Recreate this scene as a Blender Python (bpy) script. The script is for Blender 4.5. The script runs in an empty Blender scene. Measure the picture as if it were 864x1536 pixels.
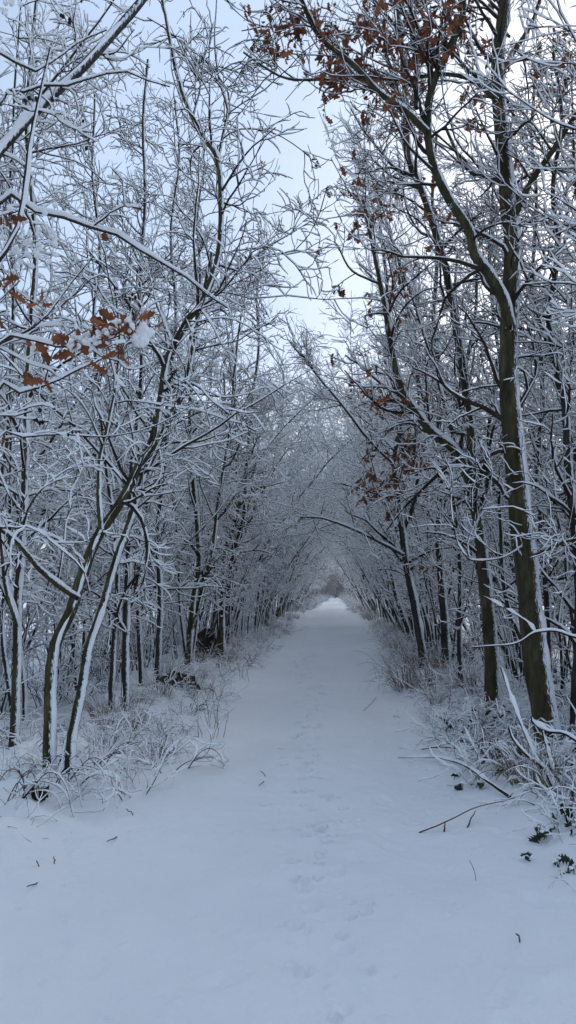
import bpy, math
import numpy as np
from mathutils import Matrix, Vector

SC = bpy.context.scene
COL = SC.collection
PI = math.pi

# ------------------------------------------------------------------ camera
CAM = np.array([0.30, 0.0, 1.62])
F = 1109.0                     # focal length in photograph pixels (864 x 1536)
PITCH, YAW = math.radians(5.8), math.radians(3.76)
cam_d = bpy.data.cameras.new('camera')
cam_o = bpy.data.objects.new('camera', cam_d); COL.objects.link(cam_o)
cam_o.location = CAM
cam_o.rotation_euler = (PI/2 + PITCH, 0, YAW)
cam_d.sensor_fit = 'VERTICAL'; cam_d.sensor_height = 36; cam_d.lens = F*36/1536
cam_d.clip_start = 0.05; cam_d.clip_end = 6000
SC.camera = cam_o
_fw = np.array([-math.sin(YAW)*math.cos(PITCH), math.cos(YAW)*math.cos(PITCH), math.sin(PITCH)])
_rt = np.array([math.cos(YAW), math.sin(YAW), 0.0])
_up = np.cross(_rt, _fw)

def at(px, py, Y):
    """world point at distance Y down the path seen in this direction"""
    d = _fw*F + _rt*(px-432) - _up*(py-768)
    return CAM + d*((Y-CAM[1])/d[1])

def proj(P):
    v = P - CAM
    z = v @ _fw
    return 432 + F*(v@_rt)/z, 768 - F*(v@_up)/z

# ------------------------------------------------------------------ noise + ground height
def _hash(i, j, s):
    n = (i*374761393 + j*668265263 + s*1442695041) & 0x7fffffff
    n = ((n ^ (n >> 13))*1274126177) & 0x7fffffff
    return ((n ^ (n >> 16)) & 0xffff)/65535.0

def vnoise(x, y, s=0):
    x = np.asarray(x, float); y = np.asarray(y, float)
    i = np.floor(x).astype(np.int64); j = np.floor(y).astype(np.int64)
    u = x-i; v = y-j
    u = u*u*(3-2*u); v = v*v*(3-2*v)
    a = _hash(i, j, s); b = _hash(i+1, j, s); c = _hash(i, j+1, s); d = _hash(i+1, j+1, s)
    return (a*(1-u)+b*u)*(1-v) + (c*(1-u)+d*u)*v

def sst(a, b, x):
    t = np.clip((x-a)/(b-a), 0, 1); return t*t*(3-2*t)

def edge_l(y):   # half widths of the trodden strip
    return 1.42 + 0.30*(vnoise(y*0.45, y*0+3.1, 5)-.5)*2*.8 + 0.008*np.minimum(y, 25)-.006*np.clip(y-30, 0, 90)
def edge_r(y):
    return 1.40 + 0.25*(vnoise(y*0.5, y*0+9.7, 6)-.5)*2*.8 + 0.006*np.minimum(y, 25)-.006*np.clip(y-30, 0, 90)

rngG = np.random.default_rng(5)
PRINTS = []
for k in range(130):            # small paw and shoe marks wandering up the strip
    y = 3.1 + k*0.20*(1+k*0.014)+rngG.normal(0, .08)
    cx = 0.42 - 0.05*y + 0.10*math.sin(y*0.7)
    PRINTS.append((cx + (-1)**k*0.08 + rngG.normal(0, .09), y+rngG.normal(0, .05), rngG.uniform(.020, .032)*(1+.05*min(y, 20)), rngG.uniform(.022, .042)*(1+min(y, 14)*.08)*min(1, y/5.5)))
    for _q in range(rngG.integers(0, 5)):
        PRINTS.append((cx + rngG.normal(0, .13), y+rngG.normal(0, .1), rngG.uniform(.014, .024)*(1+.03*y), rngG.uniform(.018, .036)*(1+min(y, 12)*.06)*min(1, y/5.5)))
for k in range(170):
    PRINTS.append((rngG.uniform(-1.5, 1.4), rngG.uniform(2.2, 18), rngG.uniform(.015, .07), rngG.uniform(.005, .014)))

MOUNDS = [(-1.75, 4.6, .22, .09), (-1.45, 4.2, .14, .05), (-1.95, 4.1, .2, .10), (-1.5, 5.0, .13, .06), (-1.25, 4.75, .10, .03), (-1.85, 5.2, .18, .08), (-1.92, 5.95, .28, .03), (-1.6, 5.75, .22, .02), (-2.3, 6.7, .3, .08), (2.45, 7.35, .35, .10), (2.4, 9.65, .3, .10), (1.75, 5.9, .5, .10), (2.2, 5.2, .5, .12)]
for k in range(420):           # crumbs of snow dropped from the branches
    PRINTS.append((rngG.uniform(-1.6, 1.5), 2.2+14*rngG.random()**1.4, rngG.uniform(.008, .022), -rngG.uniform(.004, .012)))
def height(x, y):
    x = np.asarray(x, float); y = np.asarray(y, float)
    d = np.where(x < 0, -x-edge_l(y), x-edge_r(y))       # distance outside the strip
    ax = np.abs(x)
    h = 0.05*(vnoise(x*.5, y*.4, 1)-.5) + 0.032*(vnoise(x*1.6, y*1.3, 2)-.5) + 0.026*(vnoise(x*4.5, y*3.6, 3)-.5)*(.4+vnoise(x*.9, y*.9, 31))+0.010*(vnoise(x*9+3, y*8, 23)-.5)
    h = h + 0.0065*(vnoise(x*17, y*15, 4)-.5)*np.exp(-np.maximum(y, 0)/12)
    k = sst(-0.15, 0.75, d)
    lump = 0.20*(vnoise(x*1.3+7, y*1.3, 7)-.38) + 0.19*(vnoise(x*3.4, y*3.2, 8)-.4) + 0.075*(vnoise(x*8, y*8, 9)-.5) + 0.02*(vnoise(x*20, y*20, 19)-.5)
    h = h + k*(0.04+lump)
    h = h - 0.28*sst(1.2, 3.4, d)
    for (mx_, my_, mr, mh) in MOUNDS:
        h = h + mh*np.exp(-((x-mx_)**2+(y-my_)**2)/(mr*mr))
    h = h - 0.035*np.exp(-((x+0.55)/0.22)**2)*(0.4+vnoise(x*0+1, y*.8, 11))*.5*(y < 60) \
          - 0.030*np.exp(-((x-0.85)/0.2)**2)*(0.4+vnoise(x*0+4, y*.8, 12))*.5*(y < 60)
    return h

def hz(x, y):
    return float(height(np.array([x]), np.array([y]))[0])

# ------------------------------------------------------------------ materials
def new_mat(name):
    m = bpy.data.materials.new(name); m.use_nodes = True
    nt = m.node_tree; b = nt.nodes['Principled BSDF']
    return m, nt, b

def N(nt, t, **kw):
    n = nt.nodes.new(t)
    for k, v in kw.items():
        setattr(n, k, v)
    return n

def noise(nt, scale, detail=3, vec=None, rough=.55):
    n = N(nt, 'ShaderNodeTexNoise'); n.inputs['Scale'].default_value = scale
    n.inputs['Detail'].default_value = detail; n.inputs['Roughness'].default_value = rough
    if vec is not None: nt.links.new(vec, n.inputs['Vector'])
    return n

def ramp(nt, fac, stops):
    r = N(nt, 'ShaderNodeValToRGB'); e = r.color_ramp.elements
    e[0].position, e[0].color = stops[0][0], (*stops[0][1], 1)
    e[1].position, e[1].color = stops[-1][0], (*stops[-1][1], 1)
    for p, c in stops[1:-1]:
        q = e.new(p); q.color = (*c, 1)
    nt.links.new(fac, r.inputs['Fac']); return r

def mat_snow_ground():
    m, nt, b = new_mat('ground_snow')
    g = N(nt, 'ShaderNodeNewGeometry')
    n1 = noise(nt, 1.1, 4, g.outputs['Position'])
    r = ramp(nt, n1.outputs['Fac'], [(.3, (.785, .795, .81)), (.7, (.83, .838, .85))])
    nt.links.new(r.outputs['Color'], b.inputs['Base Color'])
    b.inputs['Roughness'].default_value = .75
    b.inputs['Specular IOR Level'].default_value = .25
    n2 = noise(nt, 9, 6, g.outputs['Position'], .65); n3 = noise(nt, 140, 2, g.outputs['Position'])
    bp = N(nt, 'ShaderNodeBump'); bp.inputs['Strength'].default_value = .55; bp.inputs['Distance'].default_value = .035
    nt.links.new(n2.outputs['Fac'], bp.inputs['Height'])
    b2 = N(nt, 'ShaderNodeBump'); b2.inputs['Strength'].default_value = .3; b2.inputs['Distance'].default_value = .004
    nt.links.new(n3.outputs['Fac'], b2.inputs['Height']); nt.links.new(bp.outputs['Normal'], b2.inputs['Normal'])
    nt.links.new(b2.outputs['Normal'], b.inputs['Normal'])
    return m

def mat_snow():
    m, nt, b = new_mat('branch_snow')
    g = N(nt, 'ShaderNodeNewGeometry')
    n2 = noise(nt, 55, 3, g.outputs['Position'])
    b.inputs['Base Color'].default_value = (.89, .90, .915, 1)
    b.inputs['Roughness'].default_value = .8
    b.inputs['Specular IOR Level'].default_value = .2
    bp = N(nt, 'ShaderNodeBump'); bp.inputs['Strength'].default_value = .5; bp.inputs['Distance'].default_value = .012
    nt.links.new(n2.outputs['Fac'], bp.inputs['Height']); nt.links.new(bp.outputs['Normal'], b.inputs['Normal'])
    return m

def mat_bark(name, c0, c1, c2, snow=True, thr=.80):
    thr = thr+.07
    m, nt, b = new_mat(name)
    g = N(nt, 'ShaderNodeNewGeometry')
    mp = N(nt, 'ShaderNodeMapping'); mp.inputs['Scale'].default_value = (1, 1, .22)
    nt.links.new(g.outputs['Position'], mp.inputs['Vector'])
    n1 = noise(nt, 14, 5, mp.outputs['Vector'], .65)
    r = ramp(nt, n1.outputs['Fac'], [(.3, c0), (.52, c1), (.75, c2)])
    nf = noise(nt, 90, 3, mp.outputs['Vector'], .6)
    b.inputs['Roughness'].default_value = .9
    b.inputs['Specular IOR Level'].default_value = .15
    col = r.outputs['Color']
    if snow:
        # rime stuck to the weather side of the bark, ragged edge
        dp = N(nt, 'ShaderNodeVectorMath', operation='DOT_PRODUCT')
        dp.inputs[1].default_value = (.62, -.25, .74)
        nt.links.new(g.outputs['Normal'], dp.inputs[0])
        a = N(nt, 'ShaderNodeMath', operation='MULTIPLY_ADD'); a.inputs[1].default_value = .75
        nt.links.new(nf.outputs['Fac'], a.inputs[0]); nt.links.new(dp.outputs['Value'], a.inputs[2])
        st = ramp(nt, a.outputs[0], [(thr, (0, 0, 0)), (thr+.1, (1, 1, 1))])
        mx = N(nt, 'ShaderNodeMix', data_type='RGBA')
        nt.links.new(st.outputs['Color'], mx.inputs['Factor'])
        nt.links.new(col, mx.inputs['A']); mx.inputs['B'].default_value = (.78, .81, .86, 1)
        col = mx.outputs['Result']
    nt.links.new(col, b.inputs['Base Color'])
    bp = N(nt, 'ShaderNodeBump'); bp.inputs['Strength'].default_value = 1.0; bp.inputs['Distance'].default_value = .035
    nt.links.new(n1.outputs['Fac'], bp.inputs['Height']); nt.links.new(bp.outputs['Normal'], b.inputs['Normal'])
    return m

def mat_plain(name, c0, c1, scale=8, rough=.8):
    m, nt, b = new_mat(name)
    g = N(nt, 'ShaderNodeNewGeometry')
    n1 = noise(nt, scale, 3, g.outputs['Position'])
    r = ramp(nt, n1.outputs['Fac'], [(.35, c0), (.65, c1)])
    nt.links.new(r.outputs['Color'], b.inputs['Base Color'])
    b.inputs['Roughness'].default_value = rough
    b.inputs['Specular IOR Level'].default_value = .2
    return m

M_GROUND = mat_snow_ground()
M_SNOW = mat_snow()
M_OLIVE = mat_bark('olive_bark', (.016, .014, .008), (.052, .046, .022), (.125, .115, .06), thr=.86)
M_GREY = mat_bark('grey_bark', (.018, .017, .015), (.042, .038, .031), (.085, .078, .066), thr=.84)
M_TWIG = mat_bark('twig_bark', (.018, .013, .010), (.036, .026, .020), (.062, .046, .036), thr=.95)
M_BROWN = mat_plain('brown_twig', (.045, .03, .022), (.10, .07, .05), 20)
M_HAZEBROWN = mat_plain('haze_faded_twig', (.11, .085, .065), (.21, .165, .13), 6)  # lighter brown for far crowns, distance haze put into the colour
M_LEAF = mat_plain('oak_leaf', (.075, .030, .016), (.31, .115, .048), 8)
M_STRAW = mat_plain('dry_straw', (.10, .065, .038), (.26, .18, .11), 12)
M_GREEN = mat_plain('bramble_leaf', (.012, .022, .010), (.03, .045, .022), 25, .6)
M_WOOD = mat_plain('rotten_wood_or_shade', (.010, .007, .005), (.05, .034, .022), 18)
M_REDSTALK = mat_plain('red_stalk', (.10, .022, .015), (.20, .06, .04), 30)
M_CONE = mat_plain('dark_cone', (.010, .009, .009), (.03, .025, .022), 60)

# ------------------------------------------------------------------ mesh building
def mesh_from(name, V, Fq, mat, smooth=True):
    """V (n,3), Fq (m,4) quads"""
    me = bpy.data.meshes.new(name)
    n, m = len(V), len(Fq)
    me.vertices.add(n); me.vertices.foreach_set('co', np.ascontiguousarray(V, np.float32).ravel())
    me.loops.add(m*4); me.loops.foreach_set('vertex_index', np.ascontiguousarray(Fq, np.int32).ravel())
    me.polygons.add(m)
    me.polygons.foreach_set('loop_start', np.arange(0, m*4, 4, dtype=np.int32))
    me.polygons.foreach_set('loop_total', np.full(m, 4, np.int32))
    me.polygons.foreach_set('use_smooth', np.full(m, smooth))
    me.update(calc_edges=True)
    me.materials.append(mat)
    return me

def obj(name, me, parent=None):
    o = bpy.data.objects.new(name, me); COL.objects.link(o)
    if parent is not None: o.parent = parent
    return o

def empty(name, loc):
    o = bpy.data.objects.new(name, None); COL.objects.link(o); o.location = loc
    o.empty_display_size = .1
    return o

def tag(o, label=None, cat=None, group=None, kind=None):
    if label: o['label'] = label
    if cat: o['category'] = cat
    if group: o['group'] = group
    if kind: o['kind'] = kind
    return o

WIND = np.array([.62, -.30, 1.0]); WL = np.linalg.norm(WIND)

def frames(P):
    T = np.empty_like(P)
    T[:, 1:-1] = P[:, 2:]-P[:, :-2]; T[:, 0] = P[:, 1]-P[:, 0]; T[:, -1] = P[:, -1]-P[:, -2]
    T /= np.linalg.norm(T, axis=2, keepdims=True)+1e-9
    U = WIND - (T@WIND)[..., None]*T
    amt = np.linalg.norm(U, axis=2)
    U /= amt[..., None]+1e-6
    Vv = np.cross(T, U)
    return T, U, Vv, amt/WL

def quads(B, n, S, off=0):
    b, k, s = np.meshgrid(np.arange(B), np.arange(n-1), np.arange(S), indexing='ij')
    s2 = (s+1) % S
    base = off + b*n*S
    q = np.stack([base+k*S+s, base+k*S+s2, base+(k+1)*S+s2, base+(k+1)*S+s], -1)
    return q.reshape(-1, 4)

def rnd_smooth(rng, B, n, step):
    """random values per point, correlated over `step` points"""
    m = max(2, int(n/step)+2)
    r = rng.random((B, m))
    x = np.linspace(0, m-1.001, n); i = x.astype(int); f = x-i; f = f*f*(3-2*f)
    return r[:, i]*(1-f)+r[:, i+1]*f

class Acc:
    def __init__(s): s.V = []; s.Q = []; s.n = 0
    def add(s, V, Q):
        s.V.append(V.reshape(-1, 3)); s.Q.append(Q+s.n); s.n += s.V[-1].shape[0]
    def mesh(s, name, mat):
        return mesh_from(name, np.concatenate(s.V), np.concatenate(s.Q), mat)

def tubes(acc, P, R, S, rng=None, rough=0.0):
    B, n, _ = P.shape
    T, U, W, amt = frames(P)
    th = np.arange(S)/S*2*PI
    rr = np.repeat(R[:, :, None], S, 2)
    if rough > 0:
        rr = rr*(1+rough*(rng.random(rr.shape)-.5)*2)
    ring = P[:, :, None]+rr[..., None]*(np.cos(th)[None, None, :, None]*U[:, :, None]+np.sin(th)[None, None, :, None]*W[:, :, None])
    acc.add(ring, quads(B, n, S))

def snow_tubes(acc, P, R, S, rng, base=.007, k=.55, gap=.12, rough=.12, step=3):
    B, n, _ = P.shape
    T, U, W, amt = frames(P)
    e = rnd_smooth(rng, B, n, step)
    lump = .48+1.0*e
    cover = np.clip((rnd_smooth(rng, B, n, step*2)-gap)/.10, 0.0, 1)
    b = amt*(base*.62+k*R)*lump*cover
    a = amt*(base*1.0+.40*np.minimum(k, .55)/.55*R)*lump*cover
    off = R*(.80-.15*np.exp(-R/.012)) + a*(.22+.62*np.exp(-R/.014))
    _i = np.arange(n); tap = np.clip((n-1-_i+.3)/(.2*n), .25, 1)*np.clip((_i+.4)/(.08*n), .35, 1)
    hf = 1-.38*sst(3.2, 6.2, P[..., 2])*np.clip(1-R/.05, 0, 1)      # wind has thinned the snow up high
    a = a*tap*hf; b = b*tap*hf
    bad = cover <= .02
    off = np.where(bad, R*.2, off)
    th = (np.arange(S)+.5)/S*2*PI
    C = P+U*off[..., None]
    nz = 1+rough*(rng.random((B, n, S))-.5)*2
    ring = C[:, :, None]+(a[:, :, None]*np.cos(th)*nz)[..., None]*U[:, :, None]+(b[:, :, None]*np.sin(th)*nz)[..., None]*W[:, :, None]
    acc.add(ring, quads(B, n, S))

def spline(pts, n):
    pts = np.asarray(pts, float)
    if len(pts) == 2: pts = np.stack([pts[0], pts.mean(0), pts[1]])
    d = np.r_[0, np.cumsum(np.linalg.norm(np.diff(pts[:, :3], axis=0), axis=1))]; d /= d[-1]
    Pp = np.vstack([2*pts[0]-pts[1], pts, 2*pts[-1]-pts[-2]])
    t = np.linspace(0, 1, n); i = np.clip(np.searchsorted(d, t, side='right')-1, 0, len(pts)-2)
    u = ((t-d[i])/(d[i+1]-d[i]))[:, None]
    p0, p1, p2, p3 = Pp[i], Pp[i+1], Pp[i+2], Pp[i+3]
    return .5*((2*p1)+(-p0+p2)*u+(2*p0-5*p1+4*p2-p3)*u*u+(-p0+3*p1-3*p2+p3)*u**3)

def grow(rng, P, R, cnt, t0, t1, ang, L0, tfall, n, up, jit, rr, rtip, keep=None, bias=None, rmin=.0016, lenpow=1.0):
    """children of every branch in (P,R); cnt per branch. returns P,R of the children"""
    B, m, _ = P.shape
    cnt = np.broadcast_to(cnt, (B,))
    c = np.floor(cnt+rng.random(B)).astype(int)
    pi = np.repeat(np.arange(B), c); M = len(pi)
    if M == 0: return np.zeros((0, n, 3)), np.zeros((0, n))
    t = t0+(t1-t0)*rng.random(M)
    x = t*(m-1); i = np.clip(x.astype(int), 0, m-2); f = (x-i)[:, None]
    p = P[pi, i]*(1-f)+P[pi, i+1]*f
    T = P[pi, i+1]-P[pi, i]; T /= np.linalg.norm(T, axis=1, keepdims=True)+1e-9
    r0 = R[pi, i]*(1-f[:, 0])+R[pi, i+1]*f[:, 0]
    q = rng.normal(size=(M, 3))
    if bias is not None: q = q+bias
    q -= (q*T).sum(1, keepdims=True)*T; q /= np.linalg.norm(q, axis=1, keepdims=True)+1e-9
    a = ang[0]+(ang[1]-ang[0])*rng.random(M)[:, None]
    D = np.cos(a)*T+np.sin(a)*q
    L = L0*(1-tfall*t)*(.45+.9*rng.random(M))**lenpow
    st = (L/(n-1))[:, None]
    out = np.empty((M, n, 3)); out[:, 0] = p
    upv = np.zeros((M, 3)); upv[:, 2] = up if np.isscalar(up) else up[0]+(up[1]-up[0])*sst(2.0, 5.5, p[:, 2])
    curl = rng.normal(size=(M, 3))*jit*.75
    for k in range(1, n):
        D = D+rng.normal(size=(M, 3))*jit+upv+curl
        D /= np.linalg.norm(D, axis=1, keepdims=True)
        out[:, k] = out[:, k-1]+D*st
    rb = np.maximum(np.minimum(r0*rr*(.7+.5*rng.random(M)), L*.022+.002), rmin)
    RR = rb[:, None]*(1-(1-rtip)*np.linspace(0, 1, n)[None]**.8)
    RR = np.maximum(RR, rmin*.7)
    if keep is not None:
        ok = keep(out); out, RR = out[ok], RR[ok]
    return out, RR

def keep_path(off, zc=2.7):
    """drop branches that would hang into the walking space of the strip (points given relative to off)"""
    def f(Pp):
        X = Pp[..., 0]+off[0]; Z = Pp[..., 2]+off[2]
        lim = zc*(1-sst(.7, 1.75, np.abs(X)))
        return (Z > lim).all(1)
    return f

# ------------------------------------------------------------------ leaves / cones
_st = np.array([0, .1, .22, .32, .44, .54, .68, .78, .9, 1.0])
_wd = np.array([.012, .10, .20, .10, .27, .13, .30, .15, .17, .02])
def leaves_mesh(acc, rng, P, size, hang=.8, fold=.35, wscale=1.0):
    """oak leaves hanging from points P"""
    n = len(P)
    L = size*(.65+.7*rng.random(n))
    D = rng.normal(size=(n, 3)); D /= np.linalg.norm(D, axis=1, keepdims=True)
    D = D+np.array([0, 0, -hang*1.3]); D /= np.linalg.norm(D, axis=1, keepdims=True)
    q = rng.normal(size=(n, 3)); q -= (q*D).sum(1, keepdims=True)*D; q /= np.linalg.norm(q, axis=1, keepdims=True)
    Nn = np.cross(D, q)
    cu = (rng.random(n)-.5)*1.5; fo = fold*(rng.random(n)*2.6-.4); tw = (rng.random(n)-.5)*2.4
    s = _st[None, :]
    mid = P[:, None]+L[:, None, None]*(s[..., None]*D[:, None]+(cu[:, None]*s**2)[..., None]*Nn[:, None])
    w = (_wd*wscale)[None]*L[:, None]*(.85+.3*rng.random((n, 10)))
    ca, sa = np.cos(tw[:, None]*s), np.sin(tw[:, None]*s)
    side = ca[..., None]*q[:, None]+sa[..., None]*Nn[:, None]
    nn = -sa[..., None]*q[:, None]+ca[..., None]*Nn[:, None]
    l = mid-side*w[..., None]+nn*(w*fo[:, None])[..., None]
    r = mid+side*w[..., None]+nn*(w*fo[:, None])[..., None]
    V = np.stack([l, mid, r], 2)     # n,10,3,3
    b, k, c = np.meshgrid(np.arange(n), np.arange(9), np.arange(2), indexing='ij')
    o = b*30+k*3+c
    Q = np.stack([o, o+1, o+4, o+3], -1).reshape(-1, 4)
    acc.add(V, Q)

_bs = None
def blobs(acc, rng, P, R, S=6, n=5, squash=1.0):
    """small rounded lumps"""
    th = np.arange(S)/S*2*PI; ph = np.linspace(0, PI, n)
    ph[0] = .12; ph[-1] = PI-.12
    sp = np.stack([np.sin(ph)[:, None]*np.cos(th), np.sin(ph)[:, None]*np.sin(th), np.repeat(np.cos(ph)[:, None], S, 1)*squash], -1)
    nz = 1+.18*(rng.random((len(P), n, S, 1))-.5)*2
    V = P[:, None, None]+R[:, None, None, None]*sp[None]*nz
    acc.add(V, quads(len(P), n, S))

# ------------------------------------------------------------------ trees
def build_tree(name, base, stems, rng, bark, keep=None, L1=1.5, dens=4.0, L2c=6, L3c=4, fine=1.0,
               sides=(14, 6, 4, 4), snow_sides=(9, 6, 5, 5), sb=.0076, sk=.6, gap=.15, tilt=(-.03, .07),
               leaf_spots=None, leaf_n=0, leaf_size=.10, cones=0, l1t0=.10, bias=None, l2len=.62, l3len=.24, up1=(.01, .055), trunk_count=1, rough=.06, tk=1.0):
    """stems: list of (P (n,3) world, R (n,)) ; the first trunk_count make the trunk, the others are main limbs.
    Everything is stored relative to base. Returns the Empty."""
    base = np.array(base, float)
    root = empty(name, base)
    A = {k: Acc() for k in ('t', 'ts', 'l', 'ls', 'c', 'cs')}
    allP1, allR1, limbs = [], [], []
    for k, (P, R) in enumerate(stems):
        P = P-base
        tgt, tg2 = (A['t'], A['ts']) if k < trunk_count else (Acc(), Acc())
        if k >= trunk_count: limbs.append((tgt, tg2))
        tubes(tgt, P[None], R[None], sides[0], rng, rough)
        snow_tubes(tg2, P[None], R[None], snow_sides[0], rng, base=sb*1.2, k=sk*.85, gap=gap+.06, rough=.32, step=1.6)
        Lg = np.linalg.norm(np.diff(P, axis=0), axis=1).sum()
        p1, r1 = grow(rng, P[None], R[None], dens*Lg, l1t0 if k < trunk_count else .08, 1.0, (math.radians(28), math.radians(75)),
                      L1, .45, 10, up1, .13, .5, .26, keep, bias, rmin=.0068*tk)
        # the leader carries on as a fine tip
        allP1.append(p1); allR1.append(r1)
    P1 = np.concatenate(allP1); R1 = np.concatenate(allR1)
    P2, R2 = grow(rng, P1, R1, L2c*fine, .12, 1, (math.radians(25), math.radians(62)), l2len, .35, 7, tilt, .19, .65, .35, keep, bias, rmin=.0046*tk)
    P3, R3 = grow(rng, P2, R2, L3c*fine, .15, 1, (math.radians(25), math.radians(65)), l3len, .3, 5, .05, .22, .75, .4, keep, None, rmin=.0034*tk)
    for (Pp, Rr, s1, s2, nz) in ((P1, R1, sides[1], snow_sides[1], .1), (P2, R2, sides[2], snow_sides[2], .1), (P3, R3, sides[3], snow_sides[3], 0)):
        if len(Pp):
            tubes(A['c'], Pp, Rr, s1)
            snow_tubes(A['cs'], Pp, Rr, s2, rng, base=sb, k=sk, gap=gap, rough=.15, step=2)
    t = obj('trunk', A['t'].mesh('trunk', bark), root)
    obj('trunk_snow', A['ts'].mesh('trunk_snow', M_SNOW), t)
    for la, lsn in limbs:
        l = obj('limb', la.mesh('limb', bark), root)
        obj('limb_snow', lsn.mesh('limb_snow', M_SNOW), l)
    c = obj('crown', A['c'].mesh('crown', M_TWIG), root)
    obj('crown_snow', A['cs'].mesh('crown_snow', M_SNOW), c)
    tips = np.concatenate([P2[:, 2:].reshape(-1, 3), P3[:, 1:].reshape(-1, 3)])+base
    if leaf_spots is not None and leaf_n:
        u, v = proj(tips)
        w = np.zeros(len(tips))
        for (cx, cy, rad, wt) in leaf_spots:
            w += wt*np.exp(-((u-cx)**2+(v-cy)**2)/(2*rad*rad))*(((u-cx)**2+(v-cy)**2) < (2.2*rad)**2)
        w[v > 900] = 0
        if w.sum() > 0:
            cl = rng.choice(len(tips), max(3, leaf_n//3), p=w/w.sum())
            pts = []
            for c0 in cl:
                pts.append(tips[c0][None]+rng.normal(size=(3, 3))*leaf_size*.3)
            pts = np.concatenate(pts)-base
            a = Acc(); leaves_mesh(a, rng, pts, leaf_size)
            obj('dry_leaves', a.mesh('dry_leaves', M_LEAF), root)
    if cones:
        for i in rng.choice(len(tips), cones):
            pts = tips[i][None]+rng.normal(size=(5, 3))*.018-base
            a = Acc(); blobs(a, rng, pts, rng.uniform(.0045, .0085, len(pts)), 6, 5, 1.3)
            obj('cone_cluster', a.mesh('cone_cluster', M_CONE), root)
    return root

def trace(pts, Y, W, n=None, ground=False):
    """pts: (px,py); Y: distance at both ends; W: width in pixels at both ends -> world polyline and radii"""
    m = len(pts)
    s = np.r_[0, np.cumsum([math.dist(pts[i], pts[i+1]) for i in range(m-1)])]; s /= s[-1]
    P = [at(pts[i][0], pts[i][1], Y[0]+(Y[1]-Y[0])*s[i]) for i in range(m)]
    Wp = [W[0]+(W[1]-W[0])*s[i]**.8 for i in range(m)]
    Rr = [Wp[i]*((P[i]-CAM)@_fw)/F/2 for i in range(m)]
    if ground:
        g = P[0].copy(); g[2] = hz(g[0], g[1])-.12
        if P[0][2] > g[2]+.05:
            g[0] += 0; P = [g]+P; Rr = [Rr[0]*1.35]+Rr
        else:
            P[0][2] = g[2]; Rr[0] *= 1.25
    A = np.c_[np.array(P), np.array(Rr)]
    L = np.linalg.norm(np.diff(A[:, :3], axis=0), axis=1).sum()
    n = n or int(max(12, min(110, L/.10)))
    S = spline(A, n)
    rg = np.random.default_rng(int(abs(pts[0][0]*31+pts[-1][1])))
    wob = np.cumsum(rg.normal(size=(n, 3)), 0); wob -= np.linspace(0, 1, n)[:, None]*wob[-1]
    S[:, :3] += wob*.0022
    return S[:, :3], np.maximum(S[:, 3], .0015)

def rand_stems(rng, side, h, nst, r0, basex, lean=.10, spread=.14, wig=.05, n=34):
    """free-growing stems in the local frame of a tree standing at x = basex"""
    st = []
    for k in range(nst):
        a = rng.uniform(0, 2*PI)
        hh = h*(1 if k == 0 else rng.uniform(.6, 1.0))
        p = np.array([math.cos(a)*.10*k**.5, math.sin(a)*.10*k**.5, -.15])
        D = np.array([math.cos(a)*spread*min(k, 1)-side*rng.uniform(-.25, 1)*lean, math.sin(a)*spread*min(k, 1)+rng.normal()*.05, 1.0])
        D /= np.linalg.norm(D)
        P = [p]
        drift = rng.normal(size=3)*.012; drift[0] -= side*.010
        for j in range(1, n):
            D = D+rng.normal(size=3)*wig+drift+np.array([0, 0, .03])
            D /= np.linalg.norm(D)
            P.append(P[-1]+D*hh/(n-1))
        rr = r0*rng.uniform(.6, 1.1)*(1 if k == 0 else .8)
        R = rr*(1-.88*np.linspace(0, 1, n)**.85); R[0] *= 1.5; R[1] *= 1.15
        S = spline(np.c_[np.array(P), R], 46)
        st.append((S[:, :3], np.maximum(S[:, 3], .003)))
    return st

def copy_thing(root, loc, rotz, scale, label=None, group=None):
    c = root.copy(); COL.objects.link(c)
    c.location = loc; c.rotation_euler = (0, 0, rotz); c.scale = scale
    for ch in list(root.children):
        d = ch.copy(); COL.objects.link(d); d.parent = c
        for g in list(ch.children):
            e = g.copy(); COL.objects.link(e); e.parent = d
    if label: c['label'] = label
    if group: c['group'] = group
    return c

exec_parts = True
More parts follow.
